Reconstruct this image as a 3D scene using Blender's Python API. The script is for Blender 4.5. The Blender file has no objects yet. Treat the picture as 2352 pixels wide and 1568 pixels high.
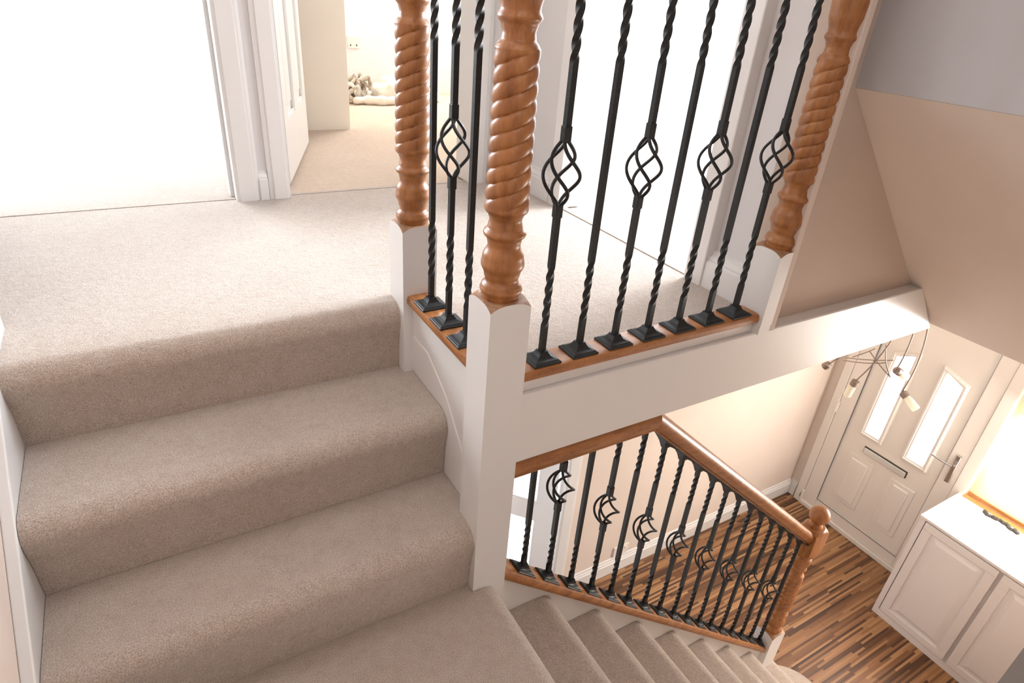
import bpy, math, random
from mathutils import Vector, Matrix
random.seed(7)
S = bpy.context.scene
COL = S.collection
pi, cos, sin = math.pi, math.cos, math.sin

# ------------------------------------------------------------------ camera
CAM = (-0.53398, -0.92476, 1.32275)
R = [[0.86316936, -0.49945676, 0.07403786],
     [0.18832284, 0.45451788, 0.87060209],
     [-0.46847963, -0.73753403, 0.48638502]]
cd = bpy.data.cameras.new('camera'); cam = bpy.data.objects.new('camera', cd); COL.objects.link(cam)
m = Matrix(R).transposed().to_4x4(); m.translation = Vector(CAM); cam.matrix_world = m
cd.sensor_width = 36.0; cd.lens = 36.0 * 1433.9 / 2352.0; cd.clip_start = 0.02
S.camera = cam

# ------------------------------------------------------------------ world and lights
w = bpy.data.worlds.new('world'); S.world = w; w.use_nodes = True
bg = w.node_tree.nodes['Background']
bg.inputs[0].default_value = (0.86, 0.93, 1.0, 1); bg.inputs[1].default_value = 5.0
S.view_settings.view_transform = 'Standard'; S.view_settings.look = 'None'
S.view_settings.exposure = 0.0; S.view_settings.gamma = 1.0; S.view_settings.use_curve_mapping = False

def area(name, loc, target, sx, sy, power, color):
    l = bpy.data.lights.new(name, 'AREA'); l.shape = 'RECTANGLE'; l.size = sx; l.size_y = sy
    l.energy = power; l.color = color
    o = bpy.data.objects.new(name, l); COL.objects.link(o); o.location = loc
    o.rotation_euler = (Vector(target) - Vector(loc)).to_track_quat('-Z', 'Y').to_euler()
    return o
# daylight entering by the windows of the rooms (all outside the frame), then two added fills
area('daylight_bedroom_left', (-1.6, 4.45, 1.95), (-1.2, 1.6, 0.7), 1.8, 1.1, 195, (0.86, 0.94, 1.0))
area('daylight_bedroom_middle', (1.9, 3.90, 1.85), (0.7, 1.8, 0.6), 1.3, 1.1, 80, (1.0, 0.95, 0.88))
area('daylight_bedroom_right', (3.25, 0.85, 1.75), (1.0, 0.7, 0.9), 1.0, 1.1, 190, (0.90, 0.95, 1.0))
area('daylight_hall_window', (3.28, -0.38, -0.42), (1.6, -0.1, -0.9), 0.8, 0.75, 52, (1.0, 0.96, 0.92))
area('daylight_lounge', (0.7, 2.9, -0.75), (0.9, 1.1, -1.1), 1.6, 1.1, 90, (0.92, 0.96, 1.0))
area('added_fill_overhead', (-0.15, 0.35, 2.86), (-0.15, 0.30, 0.0), 0.9, 0.9, 10, (0.95, 0.97, 1.0))  # added overhead fill for the treads; there is no roof window
area('added_fill_behind_camera', (-0.35, -1.02, 2.35), (0.6, 0.6, 0.3), 0.8, 0.7, 6, (0.96, 0.97, 1.0))  # weak fill added behind the camera; no window stands there

# ------------------------------------------------------------------ materials
def new_mat(name):
    mt = bpy.data.materials.new(name); mt.use_nodes = True
    nt = mt.node_tree; b = nt.nodes['Principled BSDF']
    return mt, nt, b
def N(nt, typ, **kw):
    n = nt.nodes.new(typ)
    for k, v in kw.items():
        if isinstance(k, str) and hasattr(n, k): setattr(n, k, v)
    return n
def ramp(nt, stops):
    r = nt.nodes.new('ShaderNodeValToRGB'); e = r.color_ramp.elements
    while len(e) < len(stops): e.new(0.5)
    for i, (p, c) in enumerate(stops): e[i].position = p; e[i].color = (*c, 1)
    return r
def coords(nt, scale=(1, 1, 1)):
    t = nt.nodes.new('ShaderNodeTexCoord'); mp = nt.nodes.new('ShaderNodeMapping')
    mp.inputs['Scale'].default_value = scale; nt.links.new(t.outputs['Object'], mp.inputs[0]); return mp.outputs[0]
def noise(nt, vec, scale, detail=3, rough=0.5):
    n = nt.nodes.new('ShaderNodeTexNoise'); n.inputs['Scale'].default_value = scale
    n.inputs['Detail'].default_value = detail; n.inputs['Roughness'].default_value = rough
    nt.links.new(vec, n.inputs['Vector']); return n
def bump(nt, b, height, strength, dist=0.002):
    bp = nt.nodes.new('ShaderNodeBump'); bp.inputs['Strength'].default_value = strength
    bp.inputs['Distance'].default_value = dist
    nt.links.new(height, bp.inputs['Height']); nt.links.new(bp.outputs[0], b.inputs['Normal'])

def paint(name, col, rough=0.6, spec=0.5, texture=True, var=0.03, bscale=260, bstr=0.12):
    mt, nt, b = new_mat(name); v = coords(nt)
    n = noise(nt, v, 3.0, 4)
    r = ramp(nt, [(0.3, tuple(c * (1 - var) for c in col)), (0.7, tuple(min(1, c * (1 + var)) for c in col))])
    nt.links.new(n.outputs['Fac'], r.inputs[0]); nt.links.new(r.outputs[0], b.inputs['Base Color'])
    b.inputs['Roughness'].default_value = rough; b.inputs['Specular IOR Level'].default_value = spec
    if texture: bump(nt, b, noise(nt, v, bscale, 2).outputs['Fac'], bstr, 0.0006)
    return mt
M_magnolia = paint('magnolia_wall_paint', (0.69, 0.58, 0.51), 0.85, 0.2)
M_hallwall = paint('hall_wall_paint', (0.73, 0.635, 0.56), 0.8, 0.25)
M_soffit = paint('stairwell_wall_paint', (0.68, 0.57, 0.49), 0.85, 0.2)
M_upper = paint('landing_wall_paint', (0.72, 0.70, 0.695), 0.85, 0.2)
M_room = paint('bedroom_wall_paint', (0.82, 0.82, 0.82), 0.9, 0.2)
M_cream = paint('bedroom_cream_paint', (0.87, 0.80, 0.70), 0.9, 0.2)
M_ceil = paint('ceiling_paint', (0.82, 0.80, 0.78), 0.9, 0.2)
M_gloss = paint('white_gloss_paint', (0.76, 0.74, 0.725), 0.28, 0.5, var=0.015, bscale=60, bstr=0.05)
M_door = paint('white_door_paint', (0.80, 0.785, 0.77), 0.35, 0.5, var=0.01, bscale=60, bstr=0.03)
M_upvc = paint('white_plastic', (0.80, 0.755, 0.70), 0.35, 0.5, var=0.01, texture=False)
M_cab = paint('white_furniture_paint', (0.78, 0.75, 0.74), 0.4, 0.5, var=0.01, texture=False)

def carpet(name, c1, c2, c3):
    mt, nt, b = new_mat(name); v = coords(nt)
    fine = noise(nt, v, 420, 3, 0.7); mid = noise(nt, v, 38, 3, 0.6); big = noise(nt, v, 5, 3)
    r = ramp(nt, [(0.32, c1), (0.5, c2), (0.68, c3)]); nt.links.new(fine.outputs['Fac'], r.inputs[0])
    mx = nt.nodes.new('ShaderNodeMix'); mx.data_type = 'RGBA'; mx.blend_type = 'MULTIPLY'; mx.inputs[0].default_value = 0.55
    r2 = ramp(nt, [(0.3, (0.80, 0.75, 0.71)), (0.5, (0.94, 0.90, 0.84)), (0.72, (1.0, 1.0, 1.02))]); nt.links.new(mid.outputs['Fac'], r2.inputs[0])
    nt.links.new(r.outputs[0], mx.inputs[6]); nt.links.new(r2.outputs[0], mx.inputs[7])
    mx2 = nt.nodes.new('ShaderNodeMix'); mx2.data_type = 'RGBA'; mx2.blend_type = 'MULTIPLY'; mx2.inputs[0].default_value = 0.5
    r3 = ramp(nt, [(0.35, (0.92, 0.90, 0.87)), (0.65, (1.0, 1.0, 1.0))]); nt.links.new(big.outputs['Fac'], r3.inputs[0])
    nt.links.new(mx.outputs[2], mx2.inputs[6]); nt.links.new(r3.outputs[0], mx2.inputs[7])
    nt.links.new(mx2.outputs[2], b.inputs['Base Color'])
    b.inputs['Roughness'].default_value = 1.0; b.inputs['Specular IOR Level'].default_value = 0.05
    b.inputs['Sheen Weight'].default_value = 0.35; b.inputs['Sheen Roughness'].default_value = 0.6
    ad = nt.nodes.new('ShaderNodeMath'); ad.operation = 'ADD'
    nt.links.new(noise(nt, v, 300, 2, 0.7).outputs['Fac'], ad.inputs[0]); nt.links.new(noise(nt, v, 70, 2).outputs['Fac'], ad.inputs[1])
    bump(nt, b, ad.outputs[0], 0.75, 0.004)
    return mt
M_carpet = carpet('beige_twist_carpet', (0.30, 0.235, 0.195), (0.50, 0.42, 0.365), (0.68, 0.60, 0.54))
M_carpet2 = carpet('bedroom_carpet', (0.50, 0.37, 0.27), (0.62, 0.48, 0.37), (0.70, 0.57, 0.45))

def wood(name, c1, c2, c3, axis=(6, 6, 1.2), rough=0.42):
    mt, nt, b = new_mat(name); v = coords(nt, axis)
    n = noise(nt, v, 9, 5, 0.6); n2 = noise(nt, coords(nt, (axis[0] * 8, axis[1] * 8, axis[2])), 14, 3)
    mixn = nt.nodes.new('ShaderNodeMath'); mixn.operation = 'MULTIPLY_ADD'; mixn.inputs[1].default_value = 0.35
    nt.links.new(n2.outputs['Fac'], mixn.inputs[0]); nt.links.new(n.outputs['Fac'], mixn.inputs[2])
    r = ramp(nt, [(0.45, c1), (0.66, c2), (0.88, c3)]); nt.links.new(mixn.outputs[0], r.inputs[0])
    nt.links.new(r.outputs[0], b.inputs['Base Color']); b.inputs['Roughness'].default_value = rough
    b.inputs['Coat Weight'].default_value = 0.2; b.inputs['Coat Roughness'].default_value = 0.25
    bump(nt, b, mixn.outputs[0], 0.15, 0.0008)
    return mt
PINE = ((0.21, 0.070, 0.017), (0.33, 0.124, 0.033), (0.42, 0.175, 0.052))
M_pine = wood('honey_pine_turned', *PINE)
M_pinex = wood('honey_pine_rail', *PINE, axis=(1.2, 6, 6))
M_piney = wood('honey_pine_rail_short', *PINE, axis=(6, 1.2, 6))
M_shoulder = wood('bare_pine_shoulder', (0.22, 0.105, 0.05), (0.33, 0.17, 0.085), (0.42, 0.24, 0.13), rough=0.6)
M_palepine = wood('pale_pine', (0.40, 0.17, 0.045), (0.50, 0.23, 0.07), (0.60, 0.30, 0.11), axis=(6, 1.2, 6), rough=0.5)

def iron():
    mt, nt, b = new_mat('black_iron'); v = coords(nt)
    n = noise(nt, v, 160, 3); r = ramp(nt, [(0.3, (0.010, 0.011, 0.012)), (0.75, (0.022, 0.023, 0.023))])
    nt.links.new(n.outputs['Fac'], r.inputs[0]); nt.links.new(r.outputs[0], b.inputs['Base Color'])
    b.inputs['Roughness'].default_value = 0.48; b.inputs['Specular IOR Level'].default_value = 0.33
    bump(nt, b, n.outputs['Fac'], 0.25, 0.0006); return mt
M_iron = iron()
def metal(name, col, rough, metallic=1.0):
    mt, nt, b = new_mat(name); v = coords(nt); n = noise(nt, v, 90, 2)
    r = ramp(nt, [(0.2, tuple(c * 0.9 for c in col)), (0.8, col)]); nt.links.new(n.outputs['Fac'], r.inputs[0])
    nt.links.new(r.outputs[0], b.inputs['Base Color'])
    b.inputs['Metallic'].default_value = metallic; b.inputs['Roughness'].default_value = rough; return mt
M_chrome = metal('chrome', (0.62, 0.58, 0.55), 0.22)
M_satin = metal('satin_steel', (0.55, 0.50, 0.46), 0.4)
M_dark = metal('dark_rubber', (0.06, 0.055, 0.05), 0.6, 0.0)
M_bronze = metal('aged_lamp_metal', (0.30, 0.235, 0.20), 0.45, 0.7)
M_silver = metal('silver_letterplate', (0.85, 0.87, 0.85), 0.35, 0.6)

def laminate():
    mt, nt, b = new_mat('mixed_strip_laminate'); v = coords(nt)
    sp = nt.nodes.new('ShaderNodeSeparateXYZ'); nt.links.new(v, sp.inputs[0])
    def mth(op, a, bb=None, val=None):
        q = nt.nodes.new('ShaderNodeMath'); q.operation = op
        nt.links.new(a, q.inputs[0])
        if bb is not None: nt.links.new(bb, q.inputs[1])
        if val is not None: q.inputs[1].default_value = val
        return q.outputs[0]
    row = mth('FLOOR', mth('DIVIDE', sp.outputs['Y'], val=0.0125))
    wn = nt.nodes.new('ShaderNodeTexWhiteNoise'); wn.noise_dimensions = '1D'; nt.links.new(row, wn.inputs['W'])
    xo = mth('ADD', mth('DIVIDE', sp.outputs['X'], val=0.36), mth('MULTIPLY', wn.outputs['Value'], val=9.0))
    cell = mth('FLOOR', xo)
    cb = nt.nodes.new('ShaderNodeCombineXYZ'); nt.links.new(cell, cb.inputs[0]); nt.links.new(row, cb.inputs[1])
    w2 = nt.nodes.new('ShaderNodeTexWhiteNoise'); w2.noise_dimensions = '2D'; nt.links.new(cb.outputs[0], w2.inputs['Vector'])
    n = noise(nt, coords(nt, (1.5, 40, 1)), 6, 4)
    mix = mth('ADD', mth('MULTIPLY', w2.outputs['Value'], val=0.82), mth('MULTIPLY', n.outputs['Fac'], val=0.26))
    r = ramp(nt, [(0.12, (0.050, 0.024, 0.013)), (0.38, (0.14, 0.062, 0.026)), (0.66, (0.27, 0.130, 0.055)), (0.97, (0.42, 0.235, 0.11))])
    nt.links.new(mix, r.inputs[0]); nt.links.new(r.outputs[0], b.inputs['Base Color'])
    b.inputs['Roughness'].default_value = 0.38; b.inputs['Specular IOR Level'].default_value = 0.5
    return mt
M_lam = laminate()

def glass(name, tint, frost):
    mt, nt, b = new_mat(name); nt.nodes.remove(b)
    out = nt.nodes['Material Output']
    tr = nt.nodes.new('ShaderNodeBsdfTransparent'); tr.inputs[0].default_value = (*tint, 1)
    tl = nt.nodes.new('ShaderNodeBsdfTranslucent'); tl.inputs[0].default_value = (*tint, 1)
    gl = nt.nodes.new('ShaderNodeBsdfGlossy'); gl.inputs['Roughness'].default_value = 0.08
    v = coords(nt); n = noise(nt, v, 50, 2); r = ramp(nt, [(0.3, (frost * .8,) * 3), (0.7, (frost,) * 3)])
    nt.links.new(n.outputs['Fac'], r.inputs[0])
    m1 = nt.nodes.new('ShaderNodeMixShader'); nt.links.new(r.outputs[0], m1.inputs[0])
    nt.links.new(tr.outputs[0], m1.inputs[1]); nt.links.new(tl.outputs[0], m1.inputs[2])
    m2 = nt.nodes.new('ShaderNodeMixShader'); m2.inputs[0].default_value = 0.06
    nt.links.new(m1.outputs[0], m2.inputs[1]); nt.links.new(gl.outputs[0], m2.inputs[2])
    nt.links.new(m2.outputs[0], out.inputs[0]); return mt
M_glass = glass('window_glass', (0.95, 0.97, 1.0), 0.05)
M_frost = glass('obscure_glass', (0.95, 0.96, 1.0), 0.6)
def cloth(name, c, transl=0.0, stripes=None):
    mt, nt, b = new_mat(name); v = coords(nt); n = noise(nt, v, 200, 3)
    r = ramp(nt, [(0.3, tuple(x * .85 for x in c)), (0.7, c)]); nt.links.new(n.outputs['Fac'], r.inputs[0])
    src = r.outputs[0]
    if stripes:
        n2 = noise(nt, v, 14, 3); r2 = ramp(nt, [(0.42, stripes), (0.5, c), (0.62, c), (0.7, tuple(x * 0.6 for x in c))])
        nt.links.new(n2.outputs['Fac'], r2.inputs[0]); src = r2.outputs[0]
    nt.links.new(src, b.inputs['Base Color']); b.inputs['Roughness'].default_value = 0.95
    bump(nt, b, n.outputs['Fac'], 0.3, 0.001)
    if transl:
        out = nt.nodes['Material Output']; tl = nt.nodes.new('ShaderNodeBsdfTranslucent'); nt.links.new(src, tl.inputs[0])
        mx = nt.nodes.new('ShaderNodeMixShader'); mx.inputs[0].default_value = transl
        nt.links.new(b.outputs[0], mx.inputs[1]); nt.links.new(tl.outputs[0], mx.inputs[2]); nt.links.new(mx.outputs[0], out.inputs[0])
    return mt
M_blind = cloth('cream_blind_fabric', (0.95, 0.86, 0.66), 0.7)
M_sheet = cloth('cream_sheet', (0.80, 0.73, 0.64))
M_throw = cloth('patterned_throw', (0.50, 0.46, 0.39), stripes=(0.30, 0.23, 0.17))
M_opal = cloth('opal_lamp_glass', (0.92, 0.88, 0.78), 0.5)

# ------------------------------------------------------------------ mesh helpers
class MB:
    def __init__(s): s.v = []; s.f = []; s.mi = []
    def add(s, vs, fs, mi=0):
        o = len(s.v); s.v += [tuple(p) for p in vs]; s.f += [tuple(i + o for i in f) for f in fs]; s.mi += [mi] * len(fs); return s
    def box(s, x0, x1, y0, y1, z0, z1, mi=0):
        vs = [(x, y, z) for z in (z0, z1) for (x, y) in ((x0, y0), (x1, y0), (x1, y1), (x0, y1))]
        return s.add(vs, [(3, 2, 1, 0), (4, 5, 6, 7), (0, 1, 5, 4), (1, 2, 6, 5), (2, 3, 7, 6), (3, 0, 4, 7)], mi)
    def prism(s, poly, axis, a, b, mi=0):
        """poly of 2D points extruded along axis; axis x: poly=(y,z); y: (x,z); z: (x,y)"""
        def P(p, t):
            return {'x': (t, p[0], p[1]), 'y': (p[0], t, p[1]), 'z': (p[0], p[1], t)}[axis]
        n = len(poly); ar = sum(poly[i][0] * poly[(i + 1) % n][1] - poly[(i + 1) % n][0] * poly[i][1] for i in range(n))
        flip = (ar < 0) != (axis == 'y')
        if flip: poly = poly[::-1]
        vs = [P(p, a) for p in poly] + [P(p, b) for p in poly]
        fs = [tuple(range(n))[::-1], tuple(range(n, 2 * n))] + [(i, (i + 1) % n, n + (i + 1) % n, n + i) for i in range(n)]
        if a > b: fs = [f[::-1] for f in fs]
        return s.add(vs, fs, mi)
    def rings(s, rings, mi=0, cap=True):
        n = len(rings[0]); vs = [p for r in rings for p in r]; fs = []
        for k in range(len(rings) - 1):
            for i in range(n):
                j = (i + 1) % n; fs.append((k * n + i, k * n + j, (k + 1) * n + j, (k + 1) * n + i))
        if cap: fs += [tuple(range(n))[::-1], tuple(range((len(rings) - 1) * n, len(rings) * n))]
        return s.add(vs, fs, mi)
    def tube(s, pts, rad, n=8, mi=0):
        pts = [Vector(p) for p in pts]; L = len(pts); rad = rad if isinstance(rad, (list, tuple)) else [rad] * L
        rs = []; up = None
        for i, p in enumerate(pts):
            t = (pts[min(i + 1, L - 1)] - pts[max(i - 1, 0)]).normalized()
            if up is None: up = Vector((0, 0, 1)) if abs(t.z) < .9 else Vector((1, 0, 0))
            a = (up - t * up.dot(t)).normalized(); up = a; c = t.cross(a)
            rs.append([p + a * cos(2 * pi * k / n) * rad[i] + c * sin(2 * pi * k / n) * rad[i] for k in range(n)])
        return s.rings(rs, mi)
    def lathe(s, prof, cx, cy, n=32, fn=None, mi=0):
        rs = []
        for z, r in prof:
            ring = []
            for k in range(n):
                th = 2 * pi * k / n; rr = r + (fn(th, z, r) if fn else 0); ring.append((cx + rr * cos(th), cy + rr * sin(th), z))
            rs.append(ring)
        return s.rings(rs, mi)
    def build(s, name, mats, parent=None, smooth=False, bevel=0, angle=35):
        me = bpy.data.meshes.new(name)
        off = Vector((0, 0, 0))
        if parent is not None:
            q = parent
            while q is not None: off += q.location; q = q.parent
        me.from_pydata([tuple(Vector(p) - off) for p in s.v], [], s.f)
        mats = mats if isinstance(mats, (list, tuple)) else [mats]
        for mt in mats: me.materials.append(mt)
        if len(mats) > 1: me.polygons.foreach_set('material_index', s.mi)
        if smooth:
            me.polygons.foreach_set('use_smooth', [True] * len(me.polygons)); me.set_sharp_from_angle(angle=math.radians(angle))
        me.update(); me.validate()
        o = bpy.data.objects.new(name, me); COL.objects.link(o)
        if parent is not None: o.parent = parent
        if bevel:
            b = o.modifiers.new('bevel', 'BEVEL'); b.width = bevel; b.segments = 2; b.limit_method = 'ANGLE'; b.angle_limit = math.radians(40)
        return o
def tag(o, label=None, cat=None, group=None, kind=None):
    for k, v in (('label', label), ('category', cat), ('group', group), ('kind', kind)):
        if v: o[k] = v
    return o
def thing(name, label, cat, loc=(0, 0, 0), group=None):
    o = bpy.data.objects.new(name, None); COL.objects.link(o); o.location = loc; o.empty_display_size = .05
    return tag(o, label, cat, group)
def struct(name, mb, mat, label=None, smooth=False, bevel=0):
    return tag(mb.build(name, mat, None, smooth, bevel), label, kind='structure', cat='structure')
def bx(*a): return MB().box(*a)

# ------------------------------------------------------------------ key dimensions
ZL = 0.585                 # landing floor
RISE = 0.195               # short flight
H2 = 0.188; G2 = 0.2155    # main flight rise and going
ZH = -10 * H2              # hall floor
XS = 0.025                 # inner face of the short flight's outer string
XW = -0.853                # face of the wall string on the left
YS = 0.030                 # inner face of the main flight's string
YW = -0.842                # side wall of the main flight
SL = -0.869                # pitch of the main balustrade
ZC = 2.90                  # upper ceiling
railz = lambda x: 0.097 + SL * x      # top of the sloping base rail
handz = lambda x: 0.861 + SL * x      # top of the sloping handrail
XD = 3.37                  # front door wall

# ------------------------------------------------------------------ the setting: floors
def nose(y0, z, back, drop, d=-1, r=0.045, over=0.018):
    """rounded carpet nosing profile: from the back of the tread over the nose and down the riser (d=-1 faces -, +1 faces +)"""
    ex = y0 + d * over
    pts = [(back, z), (ex - d * (r + .012), z)]
    for k in range(9):
        a = pi / 2 * k / 8
        pts.append((ex - d * r + d * r * sin(a), z - r + r * cos(a)))
    pts += [(ex - d * .002, z - r - 0.014), (ex - d * 0.008, z - r - 0.040), (ex - d * .014, z - r - .075), (y0, drop)]
    return pts

# landing carpet and slab
mb = MB()
pr = nose(0.493, ZL, 0.56, 2 * RISE - 0.01) + [(0.56, 2 * RISE - 0.01)]
mb.prism(pr, 'x', XW, XS + 0.003)
mb.box(-2.6, 0.91, 0.56, 1.52, ZL - 0.2, ZL)
mb.box(0.06, 0.91, 0.075, 0.56, ZL - 0.2, ZL)
mb.box(-2.6, XW - .001, 0.60, 1.52, ZL - .19, ZL - .0005)
struct('floor', mb, M_carpet, 'beige carpeted landing floor with rounded top edge', smooth=True)
# bedroom carpets (a little lower pile past the threshold)
struct('floor', bx(-3.0, -0.19, 1.535, 4.6, ZL - .2, ZL - .006), M_carpet, 'pale carpet of the left bedroom')
struct('floor', bx(-0.19, 3.4, 1.535, 3.98, ZL - .2, ZL - .006), M_carpet2, 'warm beige carpet of the middle bedroom')
struct('floor', bx(0.93, 3.4, 0.16, 1.50, ZL - .2, ZL - .006), M_carpet, 'pale carpet of the right bedroom')
struct('trim_1', bx(-1.1, 0.75, 1.515, 1.535, ZL - .01, ZL + .002), M_carpet, 'carpet joint under the back doorways')
struct('trim_2', bx(0.905, 0.935, 0.30, 1.10, ZL - .01, ZL + .003), M_carpet, 'carpet joint under the right doorway')
# half landing
mb = MB(); pr = nose(0.052, 0.0, -0.875, -H2 + .002, d=1) + [(-0.875, -H2 + .002)]
mb.prism(pr, 'y', YW - .2, -0.001)
mb.box(-0.875, -.001, -0.001, 0.03, -0.18, 0.0)
struct('floor', mb, M_carpet, 'beige carpeted half landing at the turn of the stairs', smooth=True)

# hall floor of laminate boards
hf = struct('floor', bx(-0.88, 3.60, -0.9, 1.25, ZH - 0.12, ZH - 0.010), M_dark, 'hall floor under striped wooden laminate boards')
for r_ in range(12):
    y0 = -0.9 + r_ * 0.19
    if y0 > 1.2: break
    x0 = -0.1 - (r_ * 0.43) % 1.2
    while x0 < 3.5:
        a, b_ = max(x0, 0.0), min(x0 + 1.2, 3.42)
        if b_ - a > .02:
            bx(a + .0006, b_ - .0006, y0 + .0006, min(y0 + .19, 1.2) - .0006, ZH - 0.010, ZH).build('plank', M_lam, hf)
        x0 += 1.2

# ------------------------------------------------------------------ walls
def wall(side, mb, mat, label, **k): return struct('wall_' + side, mb, mat, label, **k)
# stairwell
mb = MB().box(-1.0, -0.875, -1.15, 0.685, ZH, ZC)
wall('left', mb, M_magnolia, 'cream wall left of the short flight')
wall('near', bx(-1.0, 0.35, -1.15, -1.05, ZH, ZC), M_magnolia, 'cream wall behind the half landing')
wall('stair', bx(0.35, 3.47, -1.0, YW, ZH, ZC), M_soffit, 'cream wall beside the main flight')
struct('trim_18', bx(.338, .352, -1.0, YW + .002, -.4, ZC - .01), paint('dark_edge_grey', (.24, .21, .195), .7, .3), 'grey edge strip at the corner of the stair wall')  # thin dark grey strip laid over the lighter end of the stair wall
# back wall of the landing with the two doorways
mb = MB().box(-2.6, -1.10, 1.50, 1.62, ZL, ZC).box(-0.19, -0.085, 1.50, 1.62, ZL, ZC).box(0.745, 1.03, 1.50, 1.62, ZL, ZC)
mb.box(-1.10, -0.19, 1.50, 1.62, ZL + 2.03, ZC).box(-0.085, 0.745, 1.50, 1.62, ZL + 2.03, ZC)
wall('back', mb, M_upper, 'off-white landing wall around the two back doorways')
wall('landing', bx(-2.7, -2.6, 0.6, 1.6, ZL, ZC), M_upper, 'far left end wall of the landing')
wall('return', bx(-2.6, -1.0, 0.58, 0.685, ZL, ZC), M_upper, 'return wall of the landing')
# wall with the right doorway
mb = MB().box(0.925, 1.0, 0.12, 0.335, ZL, ZC).box(0.925, 1.0, 1.09, 1.50, ZL, ZC).box(0.925, 1.0, 0.335, 1.09, ZL + 2.03, ZC)
wall('right', mb, M_upper, 'off-white landing wall around the right doorway')
# wall end by the right newel
wall('end', bx(0.885, 0.906, 0.0, 0.062, ZL - .02, ZC), M_magnolia, 'narrow cream wall end beside the right newel', bevel=.002)
# recess wall and sloping bulkhead over the flight
XB, ZB = 1.0, 1.185; XE, ZE = 1.855, 0.388
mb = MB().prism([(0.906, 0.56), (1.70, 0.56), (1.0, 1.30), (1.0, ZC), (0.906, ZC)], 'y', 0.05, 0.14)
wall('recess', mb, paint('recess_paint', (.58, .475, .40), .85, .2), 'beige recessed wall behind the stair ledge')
wall('upright', bx(XB, XB + .12, -1.0, 0.0505, ZB, ZC), paint('upright_wall_grey', (.50, .485, .49), .85, .2), 'grey upright wall above the sloping bulkhead')  # darker, cooler base colour than the bulkhead below
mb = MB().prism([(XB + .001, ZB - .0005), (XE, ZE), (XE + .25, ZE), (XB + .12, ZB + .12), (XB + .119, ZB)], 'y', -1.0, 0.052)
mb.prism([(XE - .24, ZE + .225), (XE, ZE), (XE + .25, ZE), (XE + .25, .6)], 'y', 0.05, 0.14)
wall('bulkhead', mb, paint('lightened_soffit_paint', (.88, .77, .685), .85, .2), 'sloping beige bulkhead over the main flight')  # stairwell beige, lightened in place of light bounced up from the hall
# ceilings
struct('ceiling', bx(-2.7, 3.5, -1.15, 4.7, ZC, ZC + .1), M_ceil, 'white upstairs ceiling')
mb = MB().box(XE + .01, 3.5, -1.0, 0.05, ZE, ZE + .19).box(0.06, 3.5, 0.051, 3.5, 0.372, ZL - .201).box(-0.9, 0.06, 0.5, 3.5, 0.372, ZL - .201)
struct('ceiling', mb, M_ceil, 'white hall ceiling')
# bedrooms
mb = MB().box(-3.1, -3.0, 1.6, 4.7, ZL - .1, ZC)
mb.box(-3.0, -2.5, 4.6, 4.7, ZL - .1, ZC).box(-0.7, -0.085, 4.6, 4.7, ZL - .1, ZC).box(-2.5, -0.7, 4.6, 4.7, ZL - .1, ZL + .85).box(-2.5, -0.7, 4.6, 4.7, ZL + 2.0, ZC)
wall('bedroom', mb, M_room, 'white walls of the left bedroom')
wall('partition', bx(-0.19, -0.085, 1.62, 4.6, ZL - .1, ZC), M_room, 'white partition between the two back bedrooms')
wall('closet', bx(-0.085, 0.565, 2.70, 3.97, ZL - .1, ZC), M_cream, 'cream closet wall inside the middle bedroom', bevel=.004)
mb = MB().box(0.565, 1.2, 3.97, 4.07, ZL - .1, ZC).box(2.6, 3.5, 3.97, 4.07, ZL - .1, ZC).box(1.2, 2.6, 3.97, 4.07, ZL - .1, ZL + .8).box(1.2, 2.6, 3.97, 4.07, ZL + 2.0, ZC)
mb.box(3.4, 3.5, 1.62, 3.97, ZL - .1, ZC).box(1.03, 3.5, 1.50, 1.62, ZL - .1, ZC)
wall('chamber', mb, M_room, 'white walls of the middle bedroom')
mb = MB().box(3.4, 3.5, 0.05, 0.35, ZL - .1, ZC).box(3.4, 3.5, 1.35, 1.5, ZL - .1, ZC).box(3.4, 3.5, 0.35, 1.35, ZL - .1, ZL + .75).box(3.4, 3.5, 0.35, 1.35, ZL + 2.0, ZC)
mb.box(1.0, 3.5, 0.142, 0.16, ZL - .1, ZC)
wall('study', mb, M_room, 'white walls of the right bedroom')
# hall walls
mb = MB().box(-0.9, 0.40, 1.06, 1.16, ZH, .372).box(1.165, 3.47, 1.06, 1.16, ZH, .372).box(0.40, 1.165, 1.06, 1.16, ZH + 2.02, .372)
wall('hall', mb, M_hallwall, 'cream hall wall with the white doorway')
mb = MB().box(XD, XD + .1, 0.985, 1.2, ZH, .4).box(XD, XD + .1, 0.055, 0.985, ZH + 2.13, .4).box(XD, XD + .1, -0.80, 0.055, ZH, ZH + 0.79)
mb.box(XD, XD + .1, -0.80, 0.055, ZH + 2.05, .4).box(XD, XD + .1, -1.0, -0.80, ZH, .4)
wall('front', mb, M_hallwall, 'cream wall around the front door and window')
mb = MB().box(-0.9, -0.80, 1.16, 3.1, ZH, .4).box(-0.8, 2.2, 3.0, 3.1, ZH, ZH + .5).box(-0.8, 2.2, 3.0, 3.1, ZH + 2.0, .4).box(-0.8, -.3, 3.0, 3.1, ZH, .4).box(1.7, 2.2, 3.0, 3.1, ZH, .4).box(2.1, 2.2, 1.16, 3.0, ZH, .4)
wall('lounge', mb, M_room, 'white walls of the lounge beyond the hall')
struct('floor', bx(-0.9, 2.2, 1.16, 3.1, ZH - .12, ZH - .004), M_carpet, 'pale floor of the lounge beyond the hall')
mb = MB().prism([(0.10, ZH), (0.10, -0.32), (1.72, -1.72), (1.72, ZH)], 'y', 0.034, 0.060)
wall('spandrel', mb, M_gloss, 'white panel closing the side of the main flight')
wall('under', bx(-0.9, .033, 0.06, 0.13, ZH, -.19), M_hallwall, 'hall wall below the short flight')

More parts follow.
